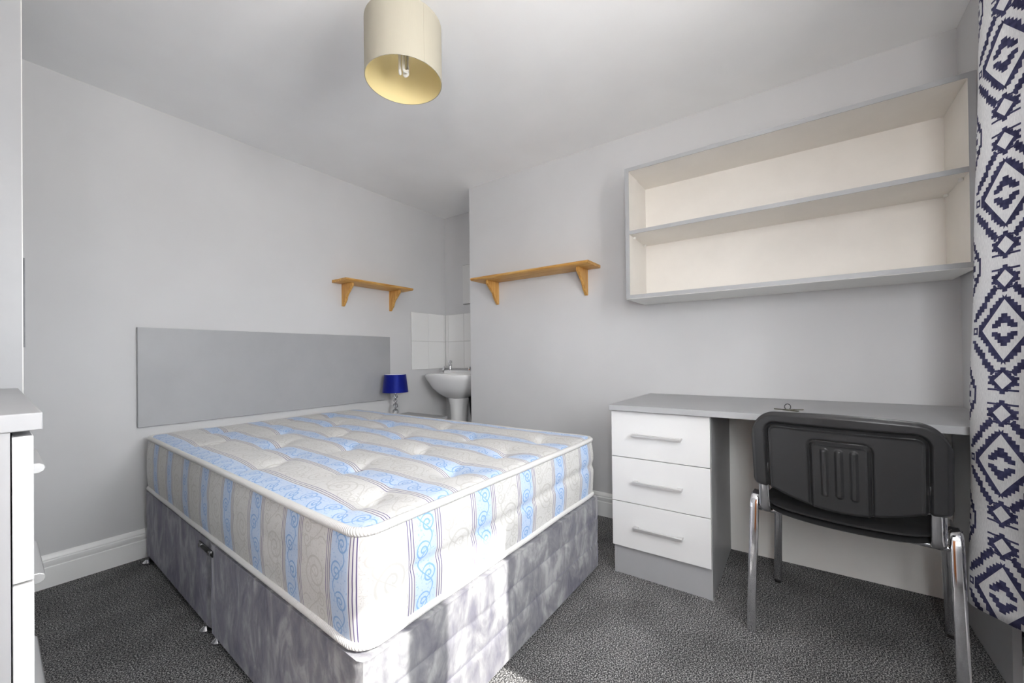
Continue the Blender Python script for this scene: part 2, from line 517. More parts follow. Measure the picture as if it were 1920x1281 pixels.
win = struct('added_window', bx(XD - 0.11, XD + 0.02, SY0, SY1, SZ0 - 0.025, SZ0), 'trim_white', bevel=0.003)  # invented window out of view, evens out light on the right wall
bm = bmesh.new()
for y0, y1, z0, z1 in ((SY0, SY0 + 0.05, SZ0, SZ1), (SY1 - 0.05, SY1, SZ0, SZ1), (SY0 + 0.05, SY1 - 0.05, SZ0, SZ0 + 0.05), (SY0 + 0.05, SY1 - 0.05, SZ1 - 0.05, SZ1)):
    box(bm, XD - 0.09, XD - 0.04, y0, y1, z0, z1)
obj('frame', bm, 'trim_white', win, smooth=False)
obj('pane', bx(XD - 0.067, XD - 0.063, SY0 + 0.05, SY1 - 0.05, SZ0 + 0.05, SZ1 - 0.05), 'window_glass', win, smooth=False)

# wooden door behind the camera, in the left wall
dr = struct('door_1', bx(XD, XD + 0.04, 0.11, 0.75, 0.0, 2.0), 'door_wood', bevel=0.003)
obj('handle', tube([(XD + 0.04, 0.69, 1.0), (XD + 0.09, 0.69, 1.0), (XD + 0.09, 0.58, 1.0)], 0.009), 'chrome', dr)
bm = bmesh.new()
box(bm, XD, XD + 0.02, 0.045, 0.105, 0, 2.07); box(bm, XD, XD + 0.02, 0.755, 0.815, 0, 2.07); box(bm, XD, XD + 0.02, 0.045, 0.815, 2.005, 2.07)
struct('trim_1', bm, 'trim_white', smooth=False)

# tiled splashback in the basin corner
def tile(parent, x0, x1, y0, y1, z0, z1):
    o = obj('tile', bx(x0, x1, y0, y1, z0, z1), 'tile_white', parent, bevel=0.0015)
g = 0.0015
for i, (x0, x1) in enumerate(((2.356, 2.552), (2.552, 2.748), (2.748, 2.767))):
    for z0, z1 in ((0.892, 1.142), (1.142, 1.395)):
        tile(wall_back, x0 + g, x1 - g, YA - 0.008, YA, z0 + g, z1 - g)
for y0, y1 in ((2.492, 2.69), (2.294, 2.492), (2.096, 2.294), (2.69, 2.7245)):
    for z0, z1 in ((0.892, 1.142), (1.142, 1.395)):
        tile(wall_alcove, XAL - 0.008, XAL, y0 + g, y1 - g, z0 + g, z1 - g)
obj('grout', bx(2.356, 2.772, YA - 0.005, YA + 0.001, 0.892, 1.395), 'grout', wall_back, smooth=False)
obj('grout', bx(XAL - 0.005, XAL + 0.001, 2.096, 2.73, 0.892, 1.395), 'grout', wall_alcove, smooth=False)

# pale panel hung in the alcove
t = thing('wall_panel', 'pale frameless panel with dark edge hung in the alcove above the basin', 'wall panel', (XAL - 0.006, 2.32, 1.478))
obj('face', bx(XAL - 0.014, XAL - 0.009, 2.142, 2.494, 1.481, 1.833), 'panel_pale', t, smooth=False)
obj('backing', bx(XAL - 0.009, XAL - 0.0015, 2.14, 2.497, 1.477, 1.836), 'mirror_edge', t, smooth=False)

# ------------------------------------------------------------------ bed
BW, BL, BY = 1.24, 1.935, 0.765
def bedmap(a, b):
    """Bed plan (a across from the left, b from the foot) to the room."""
    f = b / BL
    xl = 0.517 + 0.078 * f; xr = 1.772 + 0.018 * f
    return xl + (xr - xl) * a / BW, BY + b

def rounded(a, b, w, l, r):
    """Round the plan corners of a w x l rectangle (a, b measured from its corner)."""
    ca = min(max(a, r), w - r); cb = min(max(b, r), l - r)
    da, db = a - ca, b - cb
    if da and db:
        mx = max(abs(da), abs(db)); h = math.hypot(da, db)
        da, db = da * mx / h, db * mx / h
    return ca + da, cb + db

def shell(a0, a1, b0, b1, z0, z1, na, nb, nz, r, side, top, uv_side_off=0.0):
    """Upholstered block: a0..a1 x b0..b1 in bed plan; side(s, t, z)-> outward offset, top(a, b)-> dz."""
    bm = bmesh.new(); uvl = bm.loops.layers.uv.new('UVMap')
    w, l = a1 - a0, b1 - b0
    def put(i, j):
        return rounded(w * i / na, l * j / nb, w, l, r)
    grid = {}
    for i in range(na + 1):
        for j in range(nb + 1):
            a, b = put(i, j); x, y = bedmap(a0 + a, b0 + b)
            grid[i, j] = (bm.verts.new((x, y, z1 + top(a, b))), a, b)
    for i in range(na):
        for j in range(nb):
            q = [grid[i, j], grid[i + 1, j], grid[i + 1, j + 1], grid[i, j + 1]]
            f = bm.faces.new([e[0] for e in q]); f.material_index = 0
            for lp, e in zip(f.loops, q): lp[uvl].uv = (a0 + e[1], e[2])
    # perimeter, from the head-left corner down the left side, along the foot, up the right side, back along the head
    per = [(0, j) for j in range(nb, 0, -1)] + [(i, 0) for i in range(na)] + [(na, j) for j in range(nb)] + [(i, nb) for i in range(na, 0, -1)]
    pts = [grid[p] for p in per]; n = len(pts)
    s = []; acc = -l
    for k in range(n):
        s.append(acc)
        e, g_ = pts[k], pts[(k + 1) % n]
        acc += math.hypot(e[1] - g_[1], e[2] - g_[2])
    s.append(acc)
    nrm = []
    for k in range(n):
        e, g_ = pts[k - 1], pts[(k + 1) % n]
        d = Vector((g_[1] - e[1], g_[2] - e[2])).normalized(); nrm.append((d.y, -d.x))
    rings = [[e[0] for e in pts]]
    for m_ in range(1, nz + 1):
        tt = m_ / nz; row = []
        for k, e in enumerate(pts):
            z = z1 + (z0 - z1) * tt
            o = side(s[k], tt, e[1], e[2])
            x, y = bedmap(a0 + e[1] + nrm[k][0] * o, b0 + e[2] + nrm[k][1] * o)
            row.append(bm.verts.new((x, y, z)))
        rings.append(row)
    for m_ in range(nz):
        for k in range(n):
            j = (k + 1) % n
            f = bm.faces.new((rings[m_][k], rings[m_ + 1][k], rings[m_ + 1][j], rings[m_][j])); f.material_index = 1
            za, zb = z1 + (z0 - z1) * m_ / nz, z1 + (z0 - z1) * (m_ + 1) / nz
            for lp, q in zip(f.loops, ((s[k], za), (s[k], zb), (s[k + 1], zb), (s[k + 1], za))): lp[uvl].uv = (q[0] + uv_side_off, q[1])
    f = bm.faces.new(rings[-1]); f.material_index = 1
    return bm

ZB0, ZB1, ZM0, ZM1 = 0.03, 0.345, 0.349, 0.607
bed = thing('divan_bed_base', 'grey crushed velvet divan bed base on chrome glides under the striped mattress', 'bed base', (1.15, 1.72, 0))
HALF = 0.967
def base_side(kind):
    def f(s, t, a, b):
        w = noise.noise(Vector((s * 6, t * 2.2, 3.1 if kind else 8.4))) * 0.0035
        w += noise.noise(Vector((s * 19, t * 5, 1.7))) * 0.0015
        g_ = 0
        for zz, dp in ((0.32, 0.005), (0.66, 0.005)):
            tt = zz + 0.03 * noise.noise(Vector((s * 1.3, zz * 9, 0)))
            if kind and 0.0 <= s: g_ -= dp * math.exp(-((t - tt) / 0.022) ** 2)
        edge = -0.006 * max(0, 1 - t / 0.05) ** 2 if t < 0.05 else 0
        return (w + g_) * min(1, t * 8, (1 - t) * 8) + edge
    return f
flat = lambda a, b: 0.0
obj('divan_section', shell(0.0, BW, 0.0, HALF - 0.002, ZB0, ZB1, 60, 46, 44, 0.022, base_side(True), flat), ['grey_velvet', 'grey_velvet'], bed, label='grey velvet foot half of the divan')
obj('divan_section', shell(0.004, BW - 0.004, HALF + 0.002, BL, ZB0, ZB1, 40, 40, 30, 0.015, base_side(False), flat), ['grey_velvet', 'grey_velvet'], bed, label='grey velvet head half of the divan')
# chrome glides
for a, b in ((0.05, 0.06), (BW - 0.05, 0.06), (0.05, HALF - 0.05), (BW - 0.05, HALF - 0.05), (0.045, HALF + 0.06), (BW - 0.05, HALF + 0.06), (0.035, BL - 0.08), (BW - 0.05, BL - 0.08)):
    x, y = bedmap(a - 0.038 if a < 0.5 else a + 0.03, b)
    obj('glide', lathe([(0.0, 0.0), (0.017, 0.0), (0.021, 0.004), (0.021, 0.010), (0.014, 0.017), (0.008, 0.022), (0.008, 0.035), (0, 0.035)], x, y, 20), 'chrome', bed)
# linking bar across the join on the left side
def side_pt(b, z, out):
    x, y = bedmap(-out, b); return Vector((x, y, z))
bm = bmesh.new()
p = [side_pt(HALF - 0.05, 0, 0.002), side_pt(HALF + 0.095, 0, 0.002), side_pt(HALF + 0.095, 0, 0.0055), side_pt(HALF - 0.05, 0, 0.0055)]
prism([(q.x, q.y) for q in p], 'z', 0.306, 0.328, bm)
bar = obj('linking_bar', bm, 'dark_metal', bed, bevel=0.001)
for b in (HALF - 0.03, HALF + 0.075):
    c = side_pt(b, 0.318, 0.005); e = side_pt(b, 0.318, 0.012)
    obj('bolt', tube([c, c.lerp(e, 0.6), e], 0.008, n=14), 'chrome', bar)

# mattress
mat_o = thing('mattress', 'white mattress with blue scroll stripes and tufted top on the grey bed base', 'mattress', (1.15, 1.72, ZM0))
TUFTS = []
for j in range(6):
    for k in range(5):
        TUFTS.append((0.19 + 0.30 * k + (0.15 if j % 2 else 0.0) - 0.04, 0.18 + 0.315 * j))
TUFTS = [q for q in TUFTS if 0.1 < q[0] < BW - 0.09 and q[1] < BL - 0.1]
def mtop(a, b):
    ed = min(a, BW - a, b, BL - b)
    z = 0.005 * min(1, ed / 0.09) ** 0.6
    # panel swells between tufts, dips at them, shallow creases joining neighbours
    dip = 0; cr = 0
    for u_, v_ in TUFTS:
        d2 = (a - u_) ** 2 + (b - v_) ** 2
        if d2 < 0.06:
            d = math.sqrt(d2)
            dip = max(dip, math.exp(-(d / 0.055) ** 1.3))
            if abs(a - u_) < 0.17: cr = max(cr, math.exp(-((b - v_ - 0.03 * math.sin((a - u_) * 14)) / 0.022) ** 2) * max(0, 1 - abs(a - u_) / 0.17))
    z += 0.009 - 0.030 * dip - 0.009 * cr
    z += 0.004 * noise.noise(Vector((a * 7, b * 7, 2)))
    return z * min(1, ed / 0.03)
def mside(s, t, a, b):
    bul = 0.012 * math.sin(math.pi * t) ** 0.6
    crease = -0.008 * math.exp(-((t - 0.47 - 0.03 * math.sin(s * 4)) / 0.06) ** 2) * (1 if 0.1 < s < 1.3 else 0.15)
    return bul + crease + 0.003 * noise.noise(Vector((s * 9, t * 3, 5))) * math.sin(math.pi * t)
obj('body', shell(0.012, BW - 0.001, 0.022, BL - 0.006, ZM0, ZM1, 150, 230, 26, 0.045, mside, mtop), ['ticking_top', 'ticking_side'], mat_o, label='striped tufted mattress ticking')
def perim(w0, out, z, nz=0.0):
    pts = []
    w, l = BW - 0.013 + 0.008 - 2 * w0, BL - 0.028 + 0.008 - 2 * w0
    na, nb = 60, 94
    per = [(0, j) for j in range(nb, 0, -1)] + [(i, 0) for i in range(na)] + [(na, j) for j in range(nb)] + [(i, nb) for i in range(na, 0, -1)]
    for i, j in per:
        a, b = rounded(w * i / na, l * j / nb, w, l, 0.05)
        x, y = bedmap(0.008 + w0 + a, 0.018 + w0 + b)
        pts.append((x, y, z + 0.003 * noise.noise(Vector((x * 4, y * 4, z * 9)))))
    return pts
obj('tape_edge', tube(perim(0.004, 0, ZM1 + 0.001), 0.0115, 0.0105, 12, closed=True, uvname='UVMap'), 'tape_white', mat_o, label='white piped tape edge')
obj('tape_edge', tube(perim(0.002, 0, ZM0 + 0.011), 0.012, 0.0105, 12, closed=True, uvname='UVMap'), 'tape_white', mat_o, label='white piped tape edge')

# headboard panel on the back wall
hb = obj('headboard', bx(0.574, 2.115, YA - 0.024, YA - 0.002, 0.661, 1.167), 'grey_laminate', bevel=0.0012)
tag(hb, 'plain grey headboard panel fixed to the wall behind the mattress', 'headboard')

# ------------------------------------------------------------------ bedside table and lamp
nt_ = thing('bedside_table', 'low grey topped bedside table with white drawer beside the mattress', 'bedside table', (2.07, 2.48, 0))
NX0, NX1, NY0, NY1, NZ = 1.85, 2.29, 2.245, 2.70, 0.5365
obj('top', bx(NX0, NX1, NY0, NY1, NZ - 0.02, NZ), 'grey_laminate', nt_, bevel=0.001)
bm = bmesh.new()
box(bm, NX0 + 0.01, NX0 + 0.028, NY0 + 0.03, NY1, 0, NZ - 0.02); box(bm, NX1 - 0.028, NX1 - 0.01, NY0 + 0.03, NY1, 0, NZ - 0.02)
box(bm, NX0 + 0.028, NX1 - 0.028, NY1 - 0.02, NY1, 0.06, NZ - 0.02); box(bm, NX0 + 0.028, NX1 - 0.028, NY0 + 0.03, NY1 - 0.02, 0.06, 0.078)
obj('carcass', bm, 'white_laminate', nt_, smooth=False)
for z0, z1 in ((0.065, 0.285), (0.288, 0.512)):
    d = obj('drawer', bx(NX0 + 0.008, NX1 - 0.008, NY0 + 0.01, NY0 + 0.028, z0, z1), 'gloss_white', nt_, bevel=0.0012)
    zc = (z0 + z1) / 2
    bm = bx(1.99, 2.15, NY0 - 0.018, NY0 - 0.010, zc - 0.006, zc + 0.006)
    box(bm, 1.995, 2.005, NY0 - 0.010, NY0 + 0.010, zc - 0.005, zc + 0.005); box(bm, 2.135, 2.145, NY0 - 0.010, NY0 + 0.010, zc - 0.005, zc + 0.005)
    obj('handle', bm, 'satin_metal', d)

LX, LY = 2.065, 2.585
lamp = thing('table_lamp', 'small table lamp with navy velvet shade and crystal stem on bedside table', 'lamp', (LX, LY, NZ))
bm = bmesh.new()
s_ = 0.052
prism([(LX - s_, LY - s_), (LX + s_, LY - s_), (LX + s_, LY + s_), (LX - s_, LY + s_)], 'z', NZ, NZ + 0.010, bm)
obj('base', bm, 'chrome', lamp, bevel=0.002)
def facet_ball(cx, cy, cz, r, n=10):
    prof = [(0, cz - r)]
    for i in range(1, 6):
        a = -math.pi / 2 + math.pi * i / 6; prof.append((r * math.cos(a), cz + r * math.sin(a)))
    prof.append((0, cz + r)); return lathe(prof, cx, cy, n)
for z, r in ((0.574, 0.024), (0.621, 0.021), (0.660, 0.016), (0.694, 0.020)):
    obj('crystal', facet_ball(LX, LY, z, r), 'crystal', lamp, smooth=False)
obj('stem', lathe([(0, NZ + 0.01), (0.006, NZ + 0.01), (0.004, NZ + 0.02), (0.0035, 0.74), (0.012, 0.745), (0.012, 0.775), (0, 0.775)], LX, LY, 14), 'chrome', lamp)
sh = obj('lamp_shade', lathe([(0.097, 0.728), (0.0985, 0.727), (0.0985, 0.733), (0.083, 0.862), (0.083, 0.867), (0.0815, 0.867), (0.0815, 0.862), (0.097, 0.733)], LX, LY, 48, closed=True), 'navy_velvet', lamp, label='navy blue velvet shade')
obj('lining', lathe([(0.0955, 0.729), (0.0965, 0.729), (0.081, 0.866), (0.080, 0.866)], LX, LY, 48, closed=True), 'shade_lining', sh)
bm = bmesh.new()
for k in range(3):
    a = k * 2 * math.pi / 3
    tube([(LX + 0.012 * math.cos(a), LY + 0.012 * math.sin(a), 0.772), (LX + 0.084 * math.cos(a), LY + 0.084 * math.sin(a), 0.835)], 0.0012, n=6, bm=bm)
obj('spider', bm, 'chrome', sh)

# ------------------------------------------------------------------ wash basin
bs = thing('wash_basin', 'white ceramic pedestal wash basin in the alcove corner', 'basin', (2.60, 2.41, 0))
BCY, BHW = 2.415, 0.275
XBK = XAL - 0.012
def dshape(hw, dep, back, z, n=40, cy=BCY):
    """D outline: straight back at x=back, rounded front reaching dep towards the room."""
    out = []
    for i in range(n):
        a = 2 * math.pi * i / n
        c, s__ = math.cos(a), math.sin(a)
        e = 0.62
        px = math.copysign(abs(c) ** (e if c > 0 else 0.95), c); py = math.copysign(abs(s__) ** 0.72, s__)
        out.append((back - dep / 2 + px * dep / 2, cy + py * hw, z))
    return out
rings = [
    dshape(0.09, 0.17, XBK - 0.075, 0.645), dshape(0.115, 0.22, XBK - 0.05, 0.655), dshape(0.165, 0.30, XBK - 0.02, 0.690), dshape(0.215, 0.355, XBK - 0.005, 0.735),
    dshape(0.25, 0.385, XBK, 0.785), dshape(0.268, 0.40, XBK, 0.812), dshape(0.274, 0.407, XBK, 0.838), dshape(0.272, 0.405, XBK, 0.850),
    dshape(0.262, 0.395, XBK, 0.855), dshape(0.235, 0.285, XBK - 0.088, 0.848), dshape(0.222, 0.27, XBK - 0.094, 0.825), dshape(0.19, 0.23, XBK - 0.11, 0.760), dshape(0.11, 0.13, XBK - 0.15, 0.715), dshape(0.02, 0.03, XBK - 0.20, 0.708)]
bm = bmesh.new(); R_ = [[bm.verts.new(p) for p in r] for r in rings]
for a, b in zip(R_, R_[1:]):
    for i in range(40): bm.faces.new((a[i], b[i], b[(i + 1) % 40], a[(i + 1) % 40]))
bm.faces.new(R_[0]); bm.faces.new(R_[-1])
bowl = obj('bowl', bm, 'ceramic', bs)
bm = bx(XBK - 0.085, XBK, BCY - 0.255, BCY + 0.255, 0.80, 0.878)
obj('back_ledge', bm, 'ceramic', bs, bevel=0.012)
prof = [(0.10, 0.0), (0.098, 0.02), (0.082, 0.06), (0.072, 0.25), (0.070, 0.45), (0.078, 0.58), (0.095, 0.655)]
bm = lathe([(r, z) for r, z in prof], XBK - 0.155, BCY, 32); obj('pedestal', bm, 'ceramic', bs)
for y in (BCY + 0.195, BCY - 0.11):
    xt = XBK - 0.055
    tp = obj('tap', lathe([(0.0, 0.872), (0.022, 0.872), (0.022, 0.884), (0.013, 0.889), (0.012, 0.915), (0.016, 0.918), (0.016, 0.93), (0, 0.93)], xt, y, 20), 'chrome', bs)
    obj('spout', tube(fillet([(xt, y, 0.902), (xt - 0.05, y, 0.909), (xt - 0.085, y, 0.905), (xt - 0.088, y, 0.882)], 0.02), 0.0085, n=10), 'chrome', tp)
    bm = lathe([(0, 0.93), (0.009, 0.93), (0.009, 0.943), (0.018, 0.945), (0.018, 0.962), (0.012, 0.967), (0, 0.967)], xt, y, 12)
    obj('handle', bm, 'chrome', tp)
obj('waste_pipe', tube(fillet([(XBK - 0.14, BCY - 0.12, 0.66), (XBK - 0.11, BCY - 0.125, 0.42), (XBK - 0.002, BCY - 0.125, 0.40)], 0.05), 0.017), 'dark_metal', bs)

# ------------------------------------------------------------------ pine shelves
def bracket_pts(dep, h):
    """(distance from wall, height below the board)"""
    p = [(0, 0), (dep, 0), (dep, -0.022), (dep - 0.008, -0.030)]
    for i in range(9):
        q = i / 8; p.append((dep - 0.012 - (dep - 0.045) * q ** 0.75 + 0.004 * math.sin(q * 9), -0.034 - (h - 0.062) * q))
    p += [(0.022, -h + 0.012), (0.012, -h), (0, -h)]
    return p
def mouldshelf(name, label, axis, wall, s0, s1, depth, z0, z1, brs):
    """Board along an axis fixed to a wall coordinate; front edge moulded."""
    sgn = -1
    o = thing(name, label, 'shelf', ((s0 + s1) / 2, wall - depth / 2, z0) if axis == 'x' else (wall - depth / 2, (s0 + s1) / 2, z0), group=None)
    h = z1 - z0
    prof = [(0, z0), (depth - 0.012, z0), (depth - 0.004, z0 + 0.005), (depth, z0 + 0.010), (depth - 0.002, z1 - 0.003), (depth - 0.006, z1), (0, z1)]
    bm = prism([(wall - d, z) for d, z in prof], axis, s0, s1)
    obj('board', bm, 'pine_along_' + axis, o, bevel=0.0015)
    for b in brs:
        pts = [(wall - d, z0 + z) for d, z in bracket_pts(depth * 0.70, 0.163)]
        bm = prism(pts, axis, b - 0.010, b + 0.010)
        obj('bracket', bm, 'pine_along_z', o, bevel=0.002)
    return o
mouldshelf('pine_wall_shelf', 'short pine bracket shelf above the headboard near the basin', 'x', YA, 1.63, 2.232, 0.18, 1.543, 1.562, (1.715, 2.138))
mouldshelf('pine_wall_shelf', 'long pine bracket shelf on the right wall beside the open wall unit', 'y', XB, 1.003, 1.918, 0.19, 1.545, 1.564, (1.81, 1.098))

# ------------------------------------------------------------------ open wall unit
CX0, CY0, CY1, CZ0, CZ1 = 2.085, -0.518, 0.733, 1.293, 1.979
T_ = 0.019
wu = thing('open_wall_unit', 'wide open wall unit with grey edges and cream interior above the desk', 'wall unit', (2.24, 0.11, CZ0))
lip = 0.003
def edged(name, x0, x1, y0, y1, z0, z1, inner='cream_laminate', lab=None):
    """Board with a grey front lipping as a sub-part."""
    b = obj(name, bx(x0 + lip, x1, y0, y1, z0, z1), inner, wu, smooth=False)
    obj('edging', bx(x0, x0 + lip, y0, y1, z0, z1), 'grey_laminate', b, smooth=False)
    return b
edged('top_panel', CX0, XB - 0.002, CY0, CY1, CZ1 - T_, CZ1)
edged('bottom_panel', CX0, XB - 0.002, CY0, CY1, CZ0, CZ0 + T_)
edged('side_panel', CX0, XB - 0.002, CY1 - T_, CY1, CZ0 + T_, CZ1 - T_)
edged('side_panel', CX0, XB - 0.002, CY0, CY0 + T_, CZ0 + T_, CZ1 - T_)
edged('shelf', CX0 + 0.002, XB - 0.016, CY0 + T_, CY1 - T_, 1.630, 1.649)
obj('back_panel', bx(XB - 0.016, XB - 0.002, CY0 + T_, CY1 - T_, CZ0 + T_, CZ1 - T_), 'cream_laminate', wu, smooth=False)
obj('outer_panel', bx(CX0 + lip, XB - 0.002, CY0 - 0.003, CY0, CZ0, CZ1), 'grey_laminate', wu, smooth=False)
obj('outer_panel', bx(CX0 + lip, XB - 0.002, CY1, CY1 + 0.003, CZ0, CZ1), 'grey_laminate', wu, smooth=False)
obj('underside_panel', bx(CX0 + lip, XB - 0.002, CY0, CY1, CZ0 - 0.002, CZ0), 'white_laminate', wu, smooth=False)
for x, y in ((CX0 + 0.06, CY0 + T_), (XB - 0.06, CY0 + T_), (CX0 + 0.06, CY1 - T_ - 0.012), (XB - 0.06, CY1 - T_ - 0.012)):
    obj('shelf_peg', bx(x, x + 0.012, y, y + 0.012, 1.620, 1.630), 'tube_white', wu, bevel=0.002)

# ------------------------------------------------------------------ desk
DZ = 0.775
desk = thing('desk', 'long grey desk with three white drawers against the right wall', 'desk', (2.07, 0.08, 0))
obj('desk_top', bx(1.757, XB - 0.002, YC + 0.006, 0.706, DZ - 0.025, DZ), 'grey_laminate', desk, bevel=0.001)
bm = bmesh.new()
box(bm, 1.802, 2.334, 0.690, 0.704, 0, DZ - 0.025)                 # left side
box(bm, 1.802, 2.334, 0.292, 0.310, 0, DZ - 0.025)                 # right side
box(bm, 2.318, 2.334, 0.310, 0.690, 0.02, DZ - 0.025)
obj('drawer_carcass', bm, 'grey_laminate', desk, smooth=False)
obj('plinth', bx(1.806, 1.822, 0.310, 0.690, 0, 0.150), 'grey_laminate', desk, smooth=False)
for z0, z1 in ((0.540, 0.746), (0.338, 0.537), (0.134, 0.335)):
    d = obj('drawer', bx(1.783, 1.801, 0.293, 0.705, z0, z1), 'gloss_white', desk, bevel=0.0012)
    zc = z1 - 0.100
    obj('drawer_box', bx(1.801, 2.25, 0.325, 0.675, z0 + 0.02, z1 - 0.04), 'white_laminate', d, smooth=False)
    bm = bx(1.755, 1.766, 0.398, 0.602, zc - 0.007, zc + 0.004)
    box(bm, 1.766, 1.783, 0.584, 0.602, zc - 0.005, zc + 0.004); box(bm, 1.766, 1.783, 0.398, 0.416, zc - 0.005, zc + 0.004)
    obj('handle', bm, 'satin_metal', d, bevel=0.0008)
obj('modesty_panel', bx(2.336, 2.352, YC + 0.045, 0.700, 0.0, DZ - 0.025), 'white_laminate', desk, smooth=False)
obj('end_panel', bx(1.80, 2.352, YC + 0.026, YC + 0.044, 0.0, DZ - 0.025), 'grey_laminate', desk, smooth=False)

# keys on the desk
KX, KY = 1.930, 0.036
keys = thing('key_bunch', 'small bunch of silver keys on a ring lying on the desk', 'keys', (KX, KY, DZ))
ring = [(KX + 0.004 * math.sin(a), KY + 0.010 * math.cos(a), DZ + 0.0125 + 0.0108 * math.sin(a)) for a in [i * 2 * math.pi / 24 for i in range(24)]]
obj('ring', tube(ring, 0.0015, n=8, closed=True), 'dark_metal', keys)
def key(x, y, ang, tilt):
    bm = lathe([(0.004, 0.0), (0.011, 0.0), (0.011, 0.0035), (0.004, 0.0035)], 0, 0, 18, closed=True)
    box(bm, 0.010, 0.040, -0.0035, 0.0035, 0, 0.0032)
    for k in range(4): box(bm, 0.018 + k * 0.0055, 0.021 + k * 0.0055, -0.0055, -0.0035, 0, 0.0022)
    bm.transform(Matrix.Translation((x, y, DZ + 0.0008)) @ Matrix.Rotation(ang, 4, 'Z') @ Matrix.Rotation(tilt, 4, 'Y'))
    return bm
obj('key', key(KX, KY - 0.012, math.radians(-100), math.radians(-4)), 'key_metal', keys)
obj('key', key(KX - 0.010, KY + 0.006, math.radians(75), 0.0), 'key_metal', keys)
obj('key', key(KX - 0.016, KY - 0.004, math.radians(-130), 0.0), 'key_metal', keys)

# ------------------------------------------------------------------ chair (local: +x forward, +y left)
CH = (1.866, -0.139, 0); CR = math.radians(-8.7)
chair = thing('stacking_chair', 'black plastic backed stacking chair with chrome legs pushed up to the desk', 'chair', CH, CR)
def L(bm, name, mat, parent=chair, **kw): return obj(name, bm, mat, parent, local=True, **kw)
for s in (1, -1):
    y = 0.258 * s
    # one oval tube per side: rear leg, top rail, front leg
    rear = fillet([(-0.222, y, 0.0), (-0.186, y * 0.965, 0.497), (0.0, y * 0.95, 0.440)], 0.06, 8)
    front = fillet([(0.0, y * 0.95, 0.440), (0.180, y * 0.95, 0.420), (0.215, y, 0.0)], 0.05, 8)
    L(tube(rear, 0.0145, 0.0085, 24, up=Vector((1, 0, 0)), sq=0.55), 'rear_leg', 'chrome')
    L(tube(front, 0.0145, 0.0085, 24, up=Vector((1, 0, 0)), sq=0.55), 'front_leg', 'chrome')
    L(lathe([(0, 0.0), (0.014, 0.0), (0.014, 0.012), (0, 0.012)], 0.215, y, 14), 'foot_cap', 'black_rubber')
    # back upright
    up_ = fillet([(-0.125, y * 0.83, 0.432), (-0.196, y * 0.83, 0.436), (-0.214, y * 0.83, 0.545), (-0.225, y * 0.80, 0.62)], 0.03, 6)
    L(tube(up_, 0.0165, 0.008, 16, up=Vector((1, 0, 0))), 'back_upright', 'chrome')
L(tube([(-0.150, -0.245, 0.430), (-0.150, 0.245, 0.430)], 0.010, n=12), 'crossbar', 'chrome')
L(tube([(0.150, -0.245, 0.415), (0.150, 0.245, 0.415)], 0.010, n=12), 'crossbar', 'chrome')

# seat: shallow dished pad with a plastic pan beneath
def seat(z0, z1, grow, dish):
    bm = bmesh.new(); n = 22; rows = {}
    for lay, z in ((0, z1), (1, z0)):
        for i in range(n + 1):
            for j in range(n + 1):
                a, b = -1 + 2 * i / n, -1 + 2 * j / n
                k = (abs(a) ** 6 + abs(b) ** 6) ** (1 / 6); m_ = max(abs(a), abs(b)); q = m_ / k if k else 1
                x, y = a * q * (0.205 + grow), b * q * (0.228 + grow)
                e = max(0, m_ - 0.8) / 0.2
                zz = z + (-0.016 * (1 - b * b) * (1 if dish else 1) + (-0.012 * e * e if lay == 0 else 0.012 * e * e))
                zz += -0.02 * max(0, a - 0.6) ** 2 * 3
                rows[lay, i, j] = bm.verts.new((x - 0.005, y, zz))
    for i in range(n):
        for j in range(n):
            bm.faces.new([rows[0, i, j], rows[0, i + 1, j], rows[0, i + 1, j + 1], rows[0, i, j + 1]])
            bm.faces.new([rows[1, i, j], rows[1, i, j + 1], rows[1, i + 1, j + 1], rows[1, i + 1, j]])
    per = [(i, 0) for i in range(n)] + [(n, j) for j in range(n)] + [(i, n) for i in range(n, 0, -1)] + [(0, j) for j in range(n, 0, -1)]
    for p_, q_ in zip(per, per[1:] + per[:1]):
        bm.faces.new((rows[0, p_[0], p_[1]], rows[0, q_[0], q_[1]], rows[1, q_[0], q_[1]], rows[1, p_[0], p_[1]]))
    return bm
L(seat(0.456, 0.486, 0.0, True), 'seat_cushion', 'black_vinyl')
L(seat(0.434, 0.457, -0.006, True), 'seat_pan', 'black_plastic')

# backrest: rounded shell seen from behind, with moulded frame, recess and ribbed plaque
BKW, BKZ0, BKZ1 = 0.244, 0.535, 0.808
def outline(y):
    """lower and upper edge of the back at a fraction |y| of the half width"""
    a = abs(y)
    top = BKZ1 - 0.012 * a * a
    r = 0.30
    if a > 1 - r: top -= 0.090 * (1 - math.sqrt(max(0, 1 - ((a - (1 - r)) / r) ** 2)))
    low = BKZ0 - 0.043 * max(0.0, 1 - (a / 0.80) ** 2)
    r = 0.10
    if a > 1 - r: low += 0.022 * (1 - math.sqrt(max(0, 1 - ((a - (1 - r)) / r) ** 2)))
    return low, top
def back_plane(y, z):
    """x of the back surface (rear face) at y, z: leans back and is curved round the sitter"""
    return -0.262 - (z - 0.60) * 0.16 + 0.030 * (y / BKW) ** 2 
def sm(x, e0, e1):
    t = min(1, max(0, (x - e0) / (e1 - e0))); return t * t * (3 - 2 * t)
